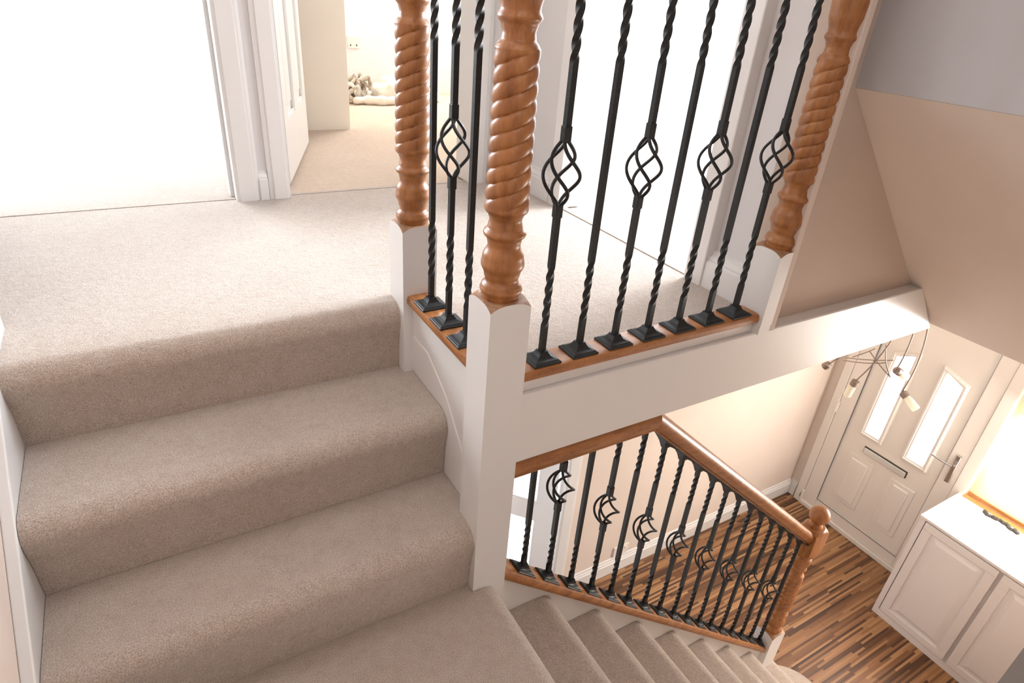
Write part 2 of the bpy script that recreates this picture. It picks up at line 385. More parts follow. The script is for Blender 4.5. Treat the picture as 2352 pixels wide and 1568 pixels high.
# windows of the rooms (frames with glass, out of the picture's frame but they bring the daylight)
def window(name, mk, label):
    fr, gl = mk
    o = tag(fr.build(name, M_upvc, None, bevel=.003), label, kind='structure', cat='structure'); gl.build('pane', M_glass, o); return o
def win_y(x0, x1, y, z0, z1):
    f = MB().box(x0, x1, y, y + .06, z0, z0 + .05).box(x0, x1, y, y + .06, z1 - .05, z1)
    for x in (x0, (x0 + x1) / 2 - .025, x1 - .05): f.box(x, x + .05, y, y + .06, z0 + .05, z1 - .05)
    return f, bx(x0 + .05, x1 - .05, y + .025, y + .031, z0 + .05, z1 - .05)
def win_x(x, y0, y1, z0, z1):
    f = MB().box(x, x + .06, y0, y1, z0, z0 + .05).box(x, x + .06, y0, y1, z1 - .05, z1)
    for y in (y0, y1 - .05): f.box(x, x + .06, y, y + .05, z0 + .05, z1 - .05)
    return f, bx(x + .025, x + .031, y0 + .05, y1 - .05, z0 + .05, z1 - .05)
window('window_1', win_y(-2.5, -0.7, 4.62, ZL + .85, ZL + 2.0), 'white framed window of the left bedroom')
window('window_2', win_y(1.2, 2.6, 3.99, ZL + .8, ZL + 2.0), 'white framed window of the middle bedroom')
window('window_3', win_x(3.42, 0.35, 1.35, ZL + .75, ZL + 2.0), 'white framed window of the right bedroom')
window('window_4', win_x(XD + .03, -0.80, 0.055, ZH + .79, ZH + 2.05), 'white framed hall window beside the front door')
window('window_5', win_y(-0.3, 1.7, 3.02, ZH + .5, ZH + 2.0), 'white framed window of the lounge')

# ------------------------------------------------------------------ door linings, architraves and skirtings
def skirt_prof(t, h): return [(0, 0), (t, 0), (t, h * .70), (t * .75, h * .74), (t * .78, h * .80), (t * .35, h * .90), (t * .35, h * .97), (0, h)]
def base_x(side, x0, x1, y, z, d, t=0.018, h=0.105, label=None, mat=None):   # skirting running along x, standing out in direction d from face y
    p = [(y + d * a, z + b) for a, b in skirt_prof(t, h)]
    return struct('baseboard_' + side, MB().prism(p, 'x', x0, x1), mat or M_gloss, label)
def base_y(side, y0, y1, x, z, d, t=0.018, h=0.105, label=None, mat=None):
    p = [(x + d * a, z + b) for a, b in skirt_prof(t, h)]
    return struct('baseboard_' + side, MB().prism(p, 'y', y0, y1), mat or M_gloss, label)
base_x('back', -0.152, -0.122, 1.50, ZL, -1, label='short white skirting between the two back doorways')
base_x('back', 0.80, 0.92, 1.50, ZL, -1, label='white skirting right of the middle doorway')
base_y('right', 1.150, 1.50, 0.925, ZL, -1, t=.030, h=.11, label='white skirting left of the right doorway')
base_y('right', 0.06, 0.275, 0.925, ZL, -1, t=.034, h=.11, label='white skirting between the right doorway and the newel')
base_y('left', -1.05, 0.02, -0.875, 0, 1, label='white skirting of the half landing', t=.022)
base_y('left', 0.60, 0.685, -0.875, ZL, 1, t=.021, h=.11, label='white skirting end at the top left of the stairs')
base_x('hall', 1.24, 3.35, 1.06, ZH, -1, h=.125, label='white skirting along the hall wall')
base_y('front', 1.0, 1.06, XD, ZH, -1, h=.125, label='white skirting beside the front door')
base_y('partition', 1.66, 4.6, -0.19, ZL - .006, -1, h=.10, label='white skirting in the left bedroom')
0 and base_x('closet', -0.085, 0.56, 2.70, ZL - .006, -1, t=.006, h=.04, label='cream skirting of the closet', mat=M_cream)

def arch_y(name, x0, x1, y, z0, z1, d, label, mat=M_gloss, t=.018):
    """vertical architrave on a wall facing y; moulded profile between x0 and x1"""
    w_ = x1 - x0
    prof = [(0, 0), (0, .6), (.12, .75), (.18, .75), (.24, 1), (.85, 1), (.9, .8), (1, .7), (1, 0)]
    p = [(x0 + a * w_, y + d * b * t) for a, b in prof]
    return struct(name, MB().prism(p, 'z', z0, z1), mat, label)
def arch_x(name, y0, y1, x, z0, z1, d, label, t=.018, mat=M_gloss):
    w_ = y1 - y0
    prof = [(0, 0), (0, .93), (.03, .98), (.08, 1), (.94, 1), (.98, .98), (1, .94), (1, 0)]
    p = [(x + d * b * t, y0 + a * w_) for a, b in prof]
    return struct(name, MB().prism(p, 'z', z0, z1), mat, label)
ZT = ZL + 2.03
# left back doorway (opening -1.04 .. -0.225)
arch_y('trim_3', -0.152, -0.235, 1.50, ZL, ZT + .06, -1, 'white moulded architrave right of the left back doorway', t=.020)
struct('trim_4', MB().box(-0.235, -0.19, 1.50, 1.63, ZL, ZT).box(-1.10, -1.04, 1.50, 1.63, ZL, ZT).box(-1.10, -0.19, 1.50, 1.63, ZT, ZT + .03), M_gloss, 'white door lining of the left back doorway')
struct('trim_5', bx(-0.247, -0.2352, 1.555, 1.60, ZL, ZT), M_gloss, 'white door stop of the left back doorway')
# middle back doorway (opening -0.045 .. 0.712)
arch_y('trim_6', -0.120, -0.045, 1.50, ZL, ZT + .06, -1, 'white moulded architrave left of the middle doorway', t=.020)
struct('trim_7', MB().box(-0.085, -0.045, 1.50, 1.63, ZL, ZT).box(0.712, 0.745, 1.50, 1.63, ZL, ZT).box(-0.085, 0.745, 1.50, 1.63, ZT, ZT + .03), M_gloss, 'white door lining of the middle doorway')
arch_y('trim_8', 0.79, 0.712, 1.50, ZL, ZT + .06, -1, 'white moulded architrave right of the middle doorway', t=.020)
# right doorway (opening y 0.345 .. 1.07)
arch_x('trim_9', 1.07, 1.145, 0.925, ZL, ZT + .06, -1, 'white architrave left of the right doorway', t=.032)
arch_x('trim_10', 0.345, 0.275, 0.925, ZL, ZT + .06, -1, 'white architrave right of the right doorway', t=.040)
struct('trim_11', MB().box(0.925, 1.01, 1.07, 1.09, ZL, ZT).box(0.925, 1.01, 0.335, 0.345, ZL, ZT).box(0.925, 1.01, 0.335, 1.09, ZT, ZT + .03), M_gloss, 'white door lining of the right doorway')
# hall doorway (opening x 0.44 .. 1.13)
arch_y('trim_12', 1.225, 1.135, 1.06, ZH, ZH + 2.05, -1, 'white moulded architrave of the hall doorway', t=.020)
struct('trim_13', MB().box(1.135, 1.165, 1.06, 1.17, ZH, ZH + 2.02).box(0.40, 0.43, 1.06, 1.17, ZH, ZH + 2.02).box(0.40, 1.165, 1.06, 1.17, ZH + 2.0, ZH + 2.03), M_gloss, 'white door lining of the hall doorway')

# ------------------------------------------------------------------ panelled doors
def leaf(name, hinge, ang, w_, h, cells, label, glazed=False, z0=0.0, mat=None):
    """door leaf built along +x from the hinge then turned by ang; cells: (u0,u1,v0,v1) panels"""
    mat = mat or M_door
    t = .036; ca, sa = cos(ang), sin(ang)
    def W(p): return (hinge[0] + p[0] * ca - p[1] * sa, hinge[1] + p[0] * sa + p[1] * ca, hinge[2] + z0 + p[2])
    def put(mb, nm, mt, par, bev=.002):
        mb.v = [W(p) for p in mb.v]; return mb.build(nm, mt, par, bevel=bev)
    us = sorted({0, w_} | {c[0] for c in cells} | {c[1] for c in cells}); vs = sorted({0, h} | {c[2] for c in cells} | {c[3] for c in cells})
    body = MB()
    for i in range(len(us) - 1):
        for j in range(len(vs) - 1):
            cu, cv = (us[i] + us[i + 1]) / 2, (vs[j] + vs[j + 1]) / 2
            if not any(c[0] < cu < c[1] and c[2] < cv < c[3] for c in cells): body.box(us[i], us[i + 1], 0, t, vs[j], vs[j + 1])
    root = put(body, name, mat, None, 0)
    tag(root, label, kind='structure', cat='structure')
    for (a, b_, c, d) in cells:
        put(MB().box(a, b_, t * .35, t * .65, c, d), 'pane' if glazed else 'panel', M_frost if glazed else mat, root, 0)
        if not glazed: put(MB().box(a + .045, b_ - .045, t * .16, t * .84, c + .045, d - .045), 'raised_field', mat, root, .008)
        bd = MB()
        for yy in (0.006, t - .006):
            s_ = .014
            y0, y1 = (yy - .004, t * .35) if yy < t / 2 else (t * .65, yy + .004)
            bd.box(a, b_, y0, y1, c, c + s_).box(a, b_, y0, y1, d - s_, d).box(a, a + s_, y0, y1, c + s_, d - s_).box(b_ - s_, b_, y0, y1, c + s_, d - s_)
        put(bd, 'moulding', mat, root, .002)
    return root, put, t
c4 = [(.10, .335, .22, .82), (.425, .66, .22, .82), (.10, .335, .98, 1.88), (.425, .66, .98, 1.88)]
d2, put2, t2 = leaf('door_1', (-0.012, 1.63, ZL), math.atan2(.79, .28), .76, 1.98, c4, 'white panelled door standing open into the middle bedroom', z0=.012)
hd = MB().tube([(.70, -.005, 1.0), (.70, -.05, 1.0)], .009).tube([(.70, -.05, 1.0), (.60, -.05, 1.0)], .008); put2(hd, 'handle', M_chrome, d2, 0)
cg = [(.09, .34, .16, .60), (.42, .60, .16, .60), (.09, .34, .72, 1.10), (.42, .60, .72, 1.10), (.09, .34, 1.22, 1.84), (.42, .60, 1.22, 1.84)]
cg = [(.09, .60, .16, .62), (.09, .60, .74, 1.14), (.09, .60, 1.24, 1.86)]
d4, put4, t4 = leaf('door_2', (1.128, 1.10, ZH), math.atan2(.752, -.658), .69, 1.98, cg, 'white glazed door standing open into the bright lounge', glazed=True, z0=.008)
put4(MB().box(-.004, .03, -.002, .0, .22, .30), 'hinge', M_satin, d4, 0)
put4(MB().box(-.004, .03, -.002, .0, 1.60, 1.68), 'hinge', M_satin, d4, 0)

# front door: frame, sash, insert panel with two glazed lights, letter plate and handle
fd = struct('door_3', MB().box(XD - .03, XD + .05, .93, .985, ZH, ZH + 2.12).box(XD - .03, XD + .05, .055, .12, ZH, ZH + 2.12).box(XD - .03, XD + .05, .12, .93, ZH + 2.06, ZH + 2.12).box(XD - .035, XD + .05, .12, .93, ZH, ZH + .035), M_upvc, 'white front door with two slanted glass lights, letter plate and lever handle', bevel=.003)
sash = MB().box(XD - .022, XD + .03, .825, .928, ZH + .037, ZH + 2.058).box(XD - .022, XD + .03, .122, .212, ZH + .037, ZH + 2.058)
sash.box(XD - .022, XD + .03, .212, .825, ZH + .037, ZH + .120).box(XD - .022, XD + .03, .212, .825, ZH + 1.97, ZH + 2.058)
sash.build('sash', M_upvc, fd, bevel=.003)
zi0, zi1 = ZH + .125, ZH + 1.965
lights = [(.607, .700, -1), (.312, .412, 1)]
zb, zt = -1.055, -0.425
mb = MB(); x0, x1 = XD - .012, XD + .02
yy = [.217, .312, .412, .607, .700, .820]
mb.box(x0, x1, yy[0], yy[1], zi0, zi1).box(x0, x1, yy[2], yy[3], zi0, zi1).box(x0, x1, yy[4], yy[5], zi0, zi1)
for a, b_, s_ in lights:
    mb.box(x0, x1, a, b_, zi0, zb)
    za, zb2 = (zt + .0, zt - .05) if s_ < 0 else (zt - .05, zt)
    mb.prism([(a, za), (b_, zb2), (b_, zi1), (a, zi1)], 'x', x0, x1)
mb.build('door_panel', M_upvc, fd)
for a, b_, s_ in lights:
    za, zb2 = (zt, zt - .05) if s_ < 0 else (zt - .05, zt)
    MB().prism([(a, zb), (b_, zb), (b_, zb2), (a, za)], 'x', XD + .002, XD + .008).build('pane', M_frost, fd)
    g = MB(); q = .032
    o_ = [(a - q, zb - q), (b_ + q, zb - q), (b_ + q, zb2 + q), (a - q, za + q)]; i_ = [(a, zb), (b_, zb), (b_, zb2), (a, za)]
    lv = [(1.0, x0), (.86, XD - .028), (.70, XD - .034), (.48, XD - .034), (.40, XD - .026), (.18, XD - .026), (.06, XD - .020), (0.0, XD - .006)]
    for k in range(4):
        k2 = (k + 1) % 4
        L_ = lambda f, c: (i_[c][0] + (o_[c][0] - i_[c][0]) * f, i_[c][1] + (o_[c][1] - i_[c][1]) * f)
        vs = []
        for f, xx in lv: vs += [(xx, *L_(f, k)), (xx, *L_(f, k2))]
        g.add(vs, [(2 * n_, 2 * n_ + 1, 2 * n_ + 3, 2 * n_ + 2) for n_ in range(len(lv) - 1)])
    g.build('glazing_surround', M_upvc, fd)
for (a, b_) in ((.565, .745), (.285, .445)):
    z0_, z1_ = -1.655, -1.255
    MB().box(x0 - .006, x0, a, b_, z0_, z1_).build('moulded_panel', M_upvc, fd, bevel=.005)
    MB().box(x0 - .014, x0 - .004, a + .03, b_ - .03, z0_ + .03, z1_ - .03).build('raised_field', M_upvc, fd, bevel=.008)
lp = MB().box(x0 - .004, x0, .371, .668, -1.205, -1.155).build('letter_plate', M_dark, fd, bevel=.002)
MB().box(x0 - .014, x0 - .004, .378, .662, -1.202, -1.163).build('flap', M_silver, lp, bevel=.003)
bp = MB().box(XD - .032, XD - .022, .150, .180, -1.06, -.86).build('backplate', M_chrome, fd, bevel=.008)
MB().tube([(XD - .03, .165, -.925), (XD - .065, .165, -.925)], .010).tube([(XD - .062, .165, -.925), (XD - .066, .22, -.925), (XD - .062, .285, -.922)], .0075).build('lever', M_chrome, bp, smooth=True)
MB().box(XD - .0235, XD - .0215, .820, .8235, ZH + .122, ZH + 1.968).box(XD - .0235, XD - .0215, .213, .8235, ZH + .119, ZH + .1225).build('gasket', M_dark, fd)
MB().box(XD - .0235, XD - .0215, .2125, .2150, ZH + .122, ZH + 1.968).build('gasket', M_satin, fd)
for z in (-1.80, -1.0, -.35): MB().tube([(XD - .03, .93, z - .04), (XD - .03, .93, z + .04)], .010, 10).build('hinge', M_upvc, fd, smooth=True)
MB().box(XD - .034, XD - .028, .935, .945, ZH + .05, ZH + .085).build('drip_gap', M_satin, fd)

# window board of the hall window
struct('trim_14', bx(XD - .05, XD + .03, -0.80, 0.055, ZH + .79, ZH + .815), M_palepine, 'pale pine window board of the hall window', bevel=.004)
rb = thing('roller_blind', 'cream translucent roller blind drawn over the hall window', 'blind', (XD - .02, -.37, ZH + .85))
bx(XD - .012, XD - .010, -0.78, 0.045, ZH + .835, ZH + 2.02).build('fabric', M_blind, rb)
MB().tube([(XD - .014, -0.79, ZH + 2.03), (XD - .014, 0.05, ZH + 2.03)], .018, 12).build('roller', M_blind, rb, smooth=True)
bx(XD - .016, XD - .006, -0.78, 0.045, ZH + .820, ZH + .842).build('bottom_bar', M_palepine, rb, bevel=.003)

# ------------------------------------------------------------------ short flight
st = thing('staircase', 'short beige carpeted flight of steps from half landing up to landing', 'staircase', (XW / 2, .25, 0))
ry = [0.024, 0.240]; zt_ = [RISE, 2 * RISE]; backs = [0.250, 0.502]
for y0, z, bk in zip(ry, zt_, backs):
    p = nose(y0, z, bk, z - RISE + .001) + [(bk, z - RISE + .001)]
    MB().prism(p, 'x', XW + .001, XS - .001).build('step', M_carpet, st, smooth=True)
sp = lambda y: 0.190 + 0.78 * (y + .02)
# wall string on the left
p = [(-0.06, 0.0), (-0.06, 0.115), (0.02, 0.215), (0.40, 0.515), (0.52, ZL + .10), (0.60, ZL + .11), (0.60, 0.30), (0.30, 0.0)]
p = [(-0.05, 0.0), (-0.05, .12), (-0.01, .185), (0.475, .575), (0.56, ZL + .11), (.60, ZL + .11), (.60, .30), (.30, 0)]
o = MB().prism(p, 'x', -0.875, XW).build('wall_string', M_gloss, st, bevel=.003)
# outer string and the panel above it
p = [(0.085, 0.0), (0.085, 0.275), (0.145, 0.337), (0.236, 0.433), (0.29, 0.464), (0.36, 0.50), (0.46, 0.50), (0.46, 0.20), (0.30, 0.0)]
MB().prism(p, 'x', XS, XS + .035).build('outer_string', M_gloss, st, bevel=.0025)
MB().prism([(0.088, 0.1), (0.088, 0.596), (0.458, 0.596), (0.458, 0.1)], 'x', XS + .0025, XS + .032).build('infill_panel', M_gloss, st)

# ------------------------------------------------------------------ main flight
ms = thing('staircase', 'long beige carpeted main flight of stairs down to the hall', 'staircase', (.9, -.4, ZH))
for k in range(1, 9):
    xk = 0.050 + G2 * k; z = -H2 * k
    zlow = z - H2 + .001
    p = nose(xk, z, xk - G2 - .0, zlow, d=1) + [(xk - G2, zlow)]
    MB().prism(p, 'y', YW + .002, YS - .001).build('step', M_carpet, ms, smooth=True)
# curved bottom step
pts = [(1.774, YS + .02), (1.80, YS + .045), (1.88, YS + .04)]
for k in range(13):
    a = pi / 2 - (pi * .42) * k / 12; pts.append((1.83 + .18 * cos(a), -0.13 + .20 * sin(a)))
pts += [(2.035, -.30), (2.045, YW + .002), (1.774, YW + .002)]
prof = []
zt9 = -9 * H2; zb9 = ZH + .001
mb = MB(); cx = 1.80; cy = -.4
rings = []
for (sc, z) in ((1.0, zb9), (1.0, zt9 - .05), (1.012, zt9 - .028), (1.012, zt9 - .018), (1.004, zt9 - .005), (.985, zt9)):
    rings.append([(1.774 + (x - 1.774) * sc, y if y < YW + .01 else cy + (y - cy) * (1 + (sc - 1) * .6), z) for x, y in pts[::-1]])
mb.rings(rings); mb.build('bottom_step', M_carpet, ms, smooth=True)
# strings
zs = lambda x: railz(x) - 0.033
MB().prism([(0.093, zs(.093)), (1.66, zs(1.66)), (1.66, zs(1.66) - .36), (0.093, zs(.093) - .36)], 'y', YS, YS + .032).build('outer_string', M_gloss, ms, bevel=.002)
MB().prism([(0.36, railz(.36) + .06), (1.95, railz(1.95) + .06), (1.95, ZH), (1.2, ZH), (0.36, -.6)], 'y', YW, YW + .018).build('wall_string', M_gloss, ms, bevel=.002)

# ------------------------------------------------------------------ fascia and ledge of the landing edge
mb = MB().prism([(0.090, 0.372), (XE - .012, 0.372), (1.665, 0.562), (0.090, 0.562)], 'y', 0.012, 0.050)
mb.prism([(0.906, 0.40), (1.80, 0.40), (1.67, 0.560), (0.906, 0.560)], 'y', 0.012, 0.06)
fas = tag(MB().prism([(0.090, 0.372), (XE, 0.372), (1.672, 0.562), (0.090, 0.562)], 'y', 0.012, 0.0735).build('trim_15', M_gloss, None, bevel=.004), 'white gloss fascia board along the landing edge', kind='structure', cat='structure')
struct('trim_16', bx(0.092, 0.84, 0.024, 0.074, 0.562, 0.5955), M_gloss, 'white plinth under the landing base rail', bevel=.002)
struct('trim_17', bx(0.84, 0.906, 0.001, 0.09, 0.562, 0.586), M_gloss, 'white block under the right newel')

# ------------------------------------------------------------------ newel posts
def newel(x0, y0, wx, wy, zbot, zcorner, prof, ztop, label, side='', twz=None, full=True, mat=M_pine, ball=True):
    cx, cy = x0 + .046, y0 + .046
    t = thing('newel_post', label, 'newel post', (cx, cy, zbot))
    # square base with the domed shoulder (white sides, bare wood shoulder)
    mb = MB(); n = 16; top = []
    zc = lambda r: zcorner + .012 * (1 - min(1, max(0, (r - .046) / .019)) ** 1.6) if r > .046 else zcorner + .012 + .003 * (1 - r / .046)
    xs = [x0 + wx * i / n for i in range(n + 1)]; ys = [y0 + wy * i / n for i in range(n + 1)]
    vs = [(x, y, zc(math.hypot(x - cx, y - cy))) for x in xs for y in ys]
    fs = [(i * (n + 1) + j, (i + 1) * (n + 1) + j, (i + 1) * (n + 1) + j + 1, i * (n + 1) + j + 1) for i in range(n) for j in range(n)]
    base = MB()
    per = [(i, 0) for i in range(n)] + [(n, j) for j in range(n)] + [(n - i, n) for i in range(n)] + [(0, n - j) for j in range(n)]
    zj = zcorner - .10
    rg = [[(xs[i], ys[j], zbot) for i, j in per], [(xs[i], ys[j], zj) for i, j in per], [(xs[i], ys[j], zc(math.hypot(xs[i] - cx, ys[j] - cy))) for i, j in per]]
    base.rings(rg, cap=False); base.add([(x0, y0, zbot), (x0 + wx, y0, zbot), (x0 + wx, y0 + wy, zbot), (x0, y0 + wy, zbot)], [(3, 2, 1, 0)])
    base.build('base_block', M_gloss, t)
    MB().add(vs, fs).build('shoulder', M_shoulder, t, smooth=True)
    # turned shaft with the rope twist
    za, zb_ = twz; P = .028
    def fn(th, z, r):
        if not (za <= z <= zb_): return 0
        u = (z / P - 3 * th / (2 * pi)) % 1.0
        e = min(1, (z - za) / .012, (zb_ - z) / .012)
        return -e * .0062 * (1 - math.sqrt(max(0, 1 - (2 * u - 1) ** 2)))
    pr = []
    for i in range(len(prof) - 1):
        (z0, r0), (z1, r1) = prof[i], prof[i + 1]
        inn = z0 >= za - 1e-6 and z1 <= zb_ + 1e-6
        m_ = max(2, int((z1 - z0) / (.0016 if inn else .0025)))
        for k in range(m_):
            f = k / m_; s_ = f if inn else (1 - cos(pi * f)) / 2
            pr.append((z0 + (z1 - z0) * f, r0 + (r1 - r0) * s_))
    pr.append(prof[-1])
    sh = MB().lathe(pr, cx, cy, 112, fn)
    if wx < .09: sh.v = [(min(p[0], x0 + wx - .0005), p[1], p[2]) for p in sh.v]
    sh.build('turned_shaft', mat, t, smooth=True, angle=60)
    # top block and ball
    zt0 = prof[-1][0]
    hb = ztop - zt0
    b = MB(); q = 12; w2 = .046
    ringsb = []
    def sq(sc, z, rnd):
        out = []
        for k in range(48):
            th = 2 * pi * k / 48 + pi / 4; c_, s_ = cos(th), sin(th)
            rs = w2 / max(abs(c_), abs(s_)); r = min(rs, rnd); out.append((cx + r * c_, cy + r * s_, z))
        return out
    for z, rnd in ((zt0, .040), (zt0 + .006, .046), (zt0 + .016, .055), (zt0 + .03, .0652), (ztop - .03, .0652), (ztop - .016, .056), (ztop - .006, .046), (ztop, .040)):
        ringsb.append(sq(1, z, rnd))
    b.rings(ringsb)
    if wx < .09: b.v = [(min(p[0], x0 + wx - .0005), p[1], p[2]) for p in b.v]
    b.build('top_block', mat, t, smooth=True, angle=30)
    if ball:
        zz = ztop; bp_ = [(zz - .001, .030), (zz + .008, .028), (zz + .016, .022), (zz + .022, .021)]
        c0 = zz + .060
        for k in range(15):
            a = -1.02 + (pi / 2 + 1.02) * k / 14; bp_.append((c0 + .042 * sin(a), max(.0005, .042 * cos(a))))
        bl = MB().lathe(bp_, cx, cy, 32)
        if wx < .09: bl.v = [(min(p[0], x0 + wx - .0005), p[1], p[2]) for p in bl.v]
        bl.build('ball_cap', mat, t, smooth=True, angle=50)
    return t
P0 = [(.790, .036), (.803, .0385), (.814, .0425), (.822, .040), (.833, .0325), (.846, .036), (.866, .0428), (.882, .0405), (.904, .0318), (.918, .034), (.9235, .040), (.928, .0415), (.932, .040), (.938, .034), (.954, .031), (.964, .034), (.972, .041), (.976, .042),
      (1.244, .0385), (1.248, .036), (1.258, .029), (1.268, .0280), (1.280, .031), (1.286, .036), (1.290, .0375), (1.294, .036), (1.300, .033), (1.335, .040), (1.36, .0415), (1.385, .031), (1.395, .0325), (1.405, .040), (1.413, .0425), (1.42, .040)]
newel(0, 0, .092, .092, -.186, .783, P0, 1.62, 'tall central newel post with white base and rope-twist pine shaft at the stair turn', twz=(.976, 1.244))
newel(0, .455, .092, .092, .39, .790, [(z + .004, r) for z, r in P0], 1.62, 'left newel post with white base and rope-twist pine shaft at the top of the steps', twz=(.980, 1.248))
newel(.84, 0.0, .046, .092, .586, .784, P0, 1.62, 'half newel post with rope-twist pine shaft against the right wall', twz=(.976, 1.244))
dz = -1.271 - .783
zc_ = lambda z: z
PB = []
for z, r in P0:                       # shorter shaft for the post at the foot of the stairs
    if z <= .976: PB.append((-1.271 + (z - .783) * .95, r))
zt1 = PB[-1][0]
up = [(zt1 + .205, .0395), (zt1 + .209, .036), (zt1 + .219, .029), (zt1 + .229, .028), (zt1 + .241, .031), (zt1 + .247, .036), (zt1 + .251, .0375), (zt1 + .255, .036), (zt1 + .261, .033), (zt1 + .29, .040), (zt1 + .31, .0415), (zt1 + .325, .033), (zt1 + .335, .038)]
sc = (-.742 - zt1) / .335
up = [(zt1 + (z - zt1) * sc, r) for z, r in up]
newel(1.66, 0.0, .092, .092, -8 * H2, -1.271, PB + up, -.578, 'bottom newel post with ball finial at the foot of the main flight', twz=(zt1, up[0][0]))

# ------------------------------------------------------------------ rails
def rail_prof(kind):
    if kind == 'hand':   # (across, height) moulded handrail 66 wide, 62 high
        return [(-.020, 0), (-.020, .006), (-.026, .010), (-.030, .020), (-.0335, .030), (-.0335, .040), (-.030, .050), (-.022, .058), (-.010, .062), (.010, .062), (.022, .058), (.030, .050), (.0335, .040), (.0335, .030), (.030, .020), (.026, .010), (.020, .006), (.020, 0)]
    return [(-.034, 0), (-.036, .003), (-.036, .015), (-.033, .022), (-.027, .024), (.027, .024), (.033, .022), (.036, .015), (.036, .003), (.034, 0)]
def sweep(path, prof, ax='x', yc=.046):
    """path: list of (run, z) ; profile across; ends cut vertical/mitred by averaging"""
    rs = []
    for (u, z, mode) in path:
        ring = []
        for a, h in prof:
            du, dzz = mode
            p = (u + du * h, z + dzz * h)
            ring.append((p[0], yc - a, p[1]) if ax == 'x' else (yc + a, p[0], p[1]))
        rs.append(ring)
    mb = MB(); mb.rings(rs); return mb
br = rail_prof('base')
lr = tag(sweep([(.093, .596, (0, 1)), (.838, .596, (0, 1))], br).build('base_rail', M_pinex, None, smooth=True), 'pine base rail along the landing edge between central and right newels', 'rail')
tag(sweep([(.456, .596, (0, 1)), (.093, .596, (0, 1))], br, 'y').build('base_rail', M_piney, None, smooth=True), 'short pine base rail between the left and central newels', 'rail')
k_ = math.hypot(1, SL)
tag(sweep([(.093, railz(.093) - .0325, (0, 1.35)), (1.659, railz(1.659) - .0325, (0, 1.35))], br).build('base_rail', M_pinex, None, smooth=True), 'sloping pine base rail on the string of the main flight', 'rail')
hp = rail_prof('hand')
# lower handrail: level under the fascia then sloping down to the bottom newel
ZR = .310
xm_top = (.861 - .372) / .869; xm_bot = (.861 - .062 * 1.15 - ZR) / .869
hr = thing('handrail', 'pine handrail level below the fascia then sloping down the main flight', 'handrail', (.5, .046, .3))
lvl = sweep([(.093, ZR, (0, 1)), (xm_bot, ZR, ((xm_top - xm_bot) / .062, 1))], hp); lvl.build('level_rail', M_pinex, hr, smooth=True)
slp = sweep([(xm_bot, ZR, ((xm_top - xm_bot) / .062, 1)), (1.661, handz(1.661) - .0713, (0, 1.15))], hp); slp.build('sloping_rail', M_pinex, hr, smooth=True)
tag(sweep([(.093, 1.446, (0, 1)), (.839, 1.446, (0, 1))], hp).build('handrail', M_pinex, None, smooth=True), 'pine handrail over the landing balusters', 'handrail')
tag(sweep([(.454, 1.446, (0, 1)), (.093, 1.446, (0, 1))], hp, 'y').build('handrail', M_piney, None, smooth=True), 'short pine handrail between left and central newels', 'handrail')

# ------------------------------------------------------------------ iron balusters
A = .006
def square_bar(z0, z1, tw, cx=0, cy=0):
    """square bar with the twisted zones tw = [(za, zb, quarter turns)]"""
    zs_ = {round(z0, 5), round(z1, 5)}
    for za, zb_, q in tw:
        n = int(abs(q) * 8)
        for i in range(n + 1):
            z = za + (zb_ - za) * i / n
            if z0 < z < z1: zs_.add(round(z, 5))
    rs = []
    for z in sorted(zs_):
        ang = 0
        for za, zb_, q in tw: ang += q * pi / 2 * min(1, max(0, (z - za) / (zb_ - za)))
        rs.append([(cx + A * math.sqrt(2) * cos(ang + pi / 4 + k * pi / 2), cy + A * math.sqrt(2) * sin(ang + pi / 4 + k * pi / 2), z) for k in range(4)])
    return MB().rings(rs)
def shoe(flip=False, slope=0.0, ztop=0.0, wide=.035):
    """cast shoe: square foot with a concave pyramid; the foot follows the rail's slope"""
    mb = MB(); s_ = -1 if flip else 1
    wide = .030 if slope else wide
    hs = .84 if slope else 1.0
    prof = [(wide, .031, 0, 1), (wide, .031, .0030, 1), (wide - .002, .029, .005, 1), (wide - .004, .0275, .0052, 1), (wide - .0055, .026, .0075, 1), (.022, .0195, .0095, .9), (.0155, .0145, .0130, .6), (.0118, .0118, .0185, .3), (.0098, .0098, .022, 0), (.0098, .0098, .024, 0)]
    rs = []
    for hx, hy, z, k in prof:
        hy *= hs
        rs.append([(x, y, ztop + s_ * z + slope * x * k) for x, y in ((-hx, -hy), (0, -hy), (hx, -hy), (hx, 0), (hx, hy), (0, hy), (-hx, hy), (-hx, 0))])
    if flip: rs = [r[::-1] for r in rs]
    mb.rings(rs); return mb
def rods(z0, z1, Rm=.0355):
    out = []; n = 22
    for k in range(4):
        pts = []
        for i in range(n + 1):
            f = i / n; r = .005 + (Rm - .005) * sin(pi * f) ** 1.0
            th = pi / 4 + k * pi / 2 - pi * f * 1.0
            pts.append((r * cos(th), r * sin(th), z0 + (z1 - z0) * f))
        out.append(MB().tube(pts, .0036, 6))
    return out
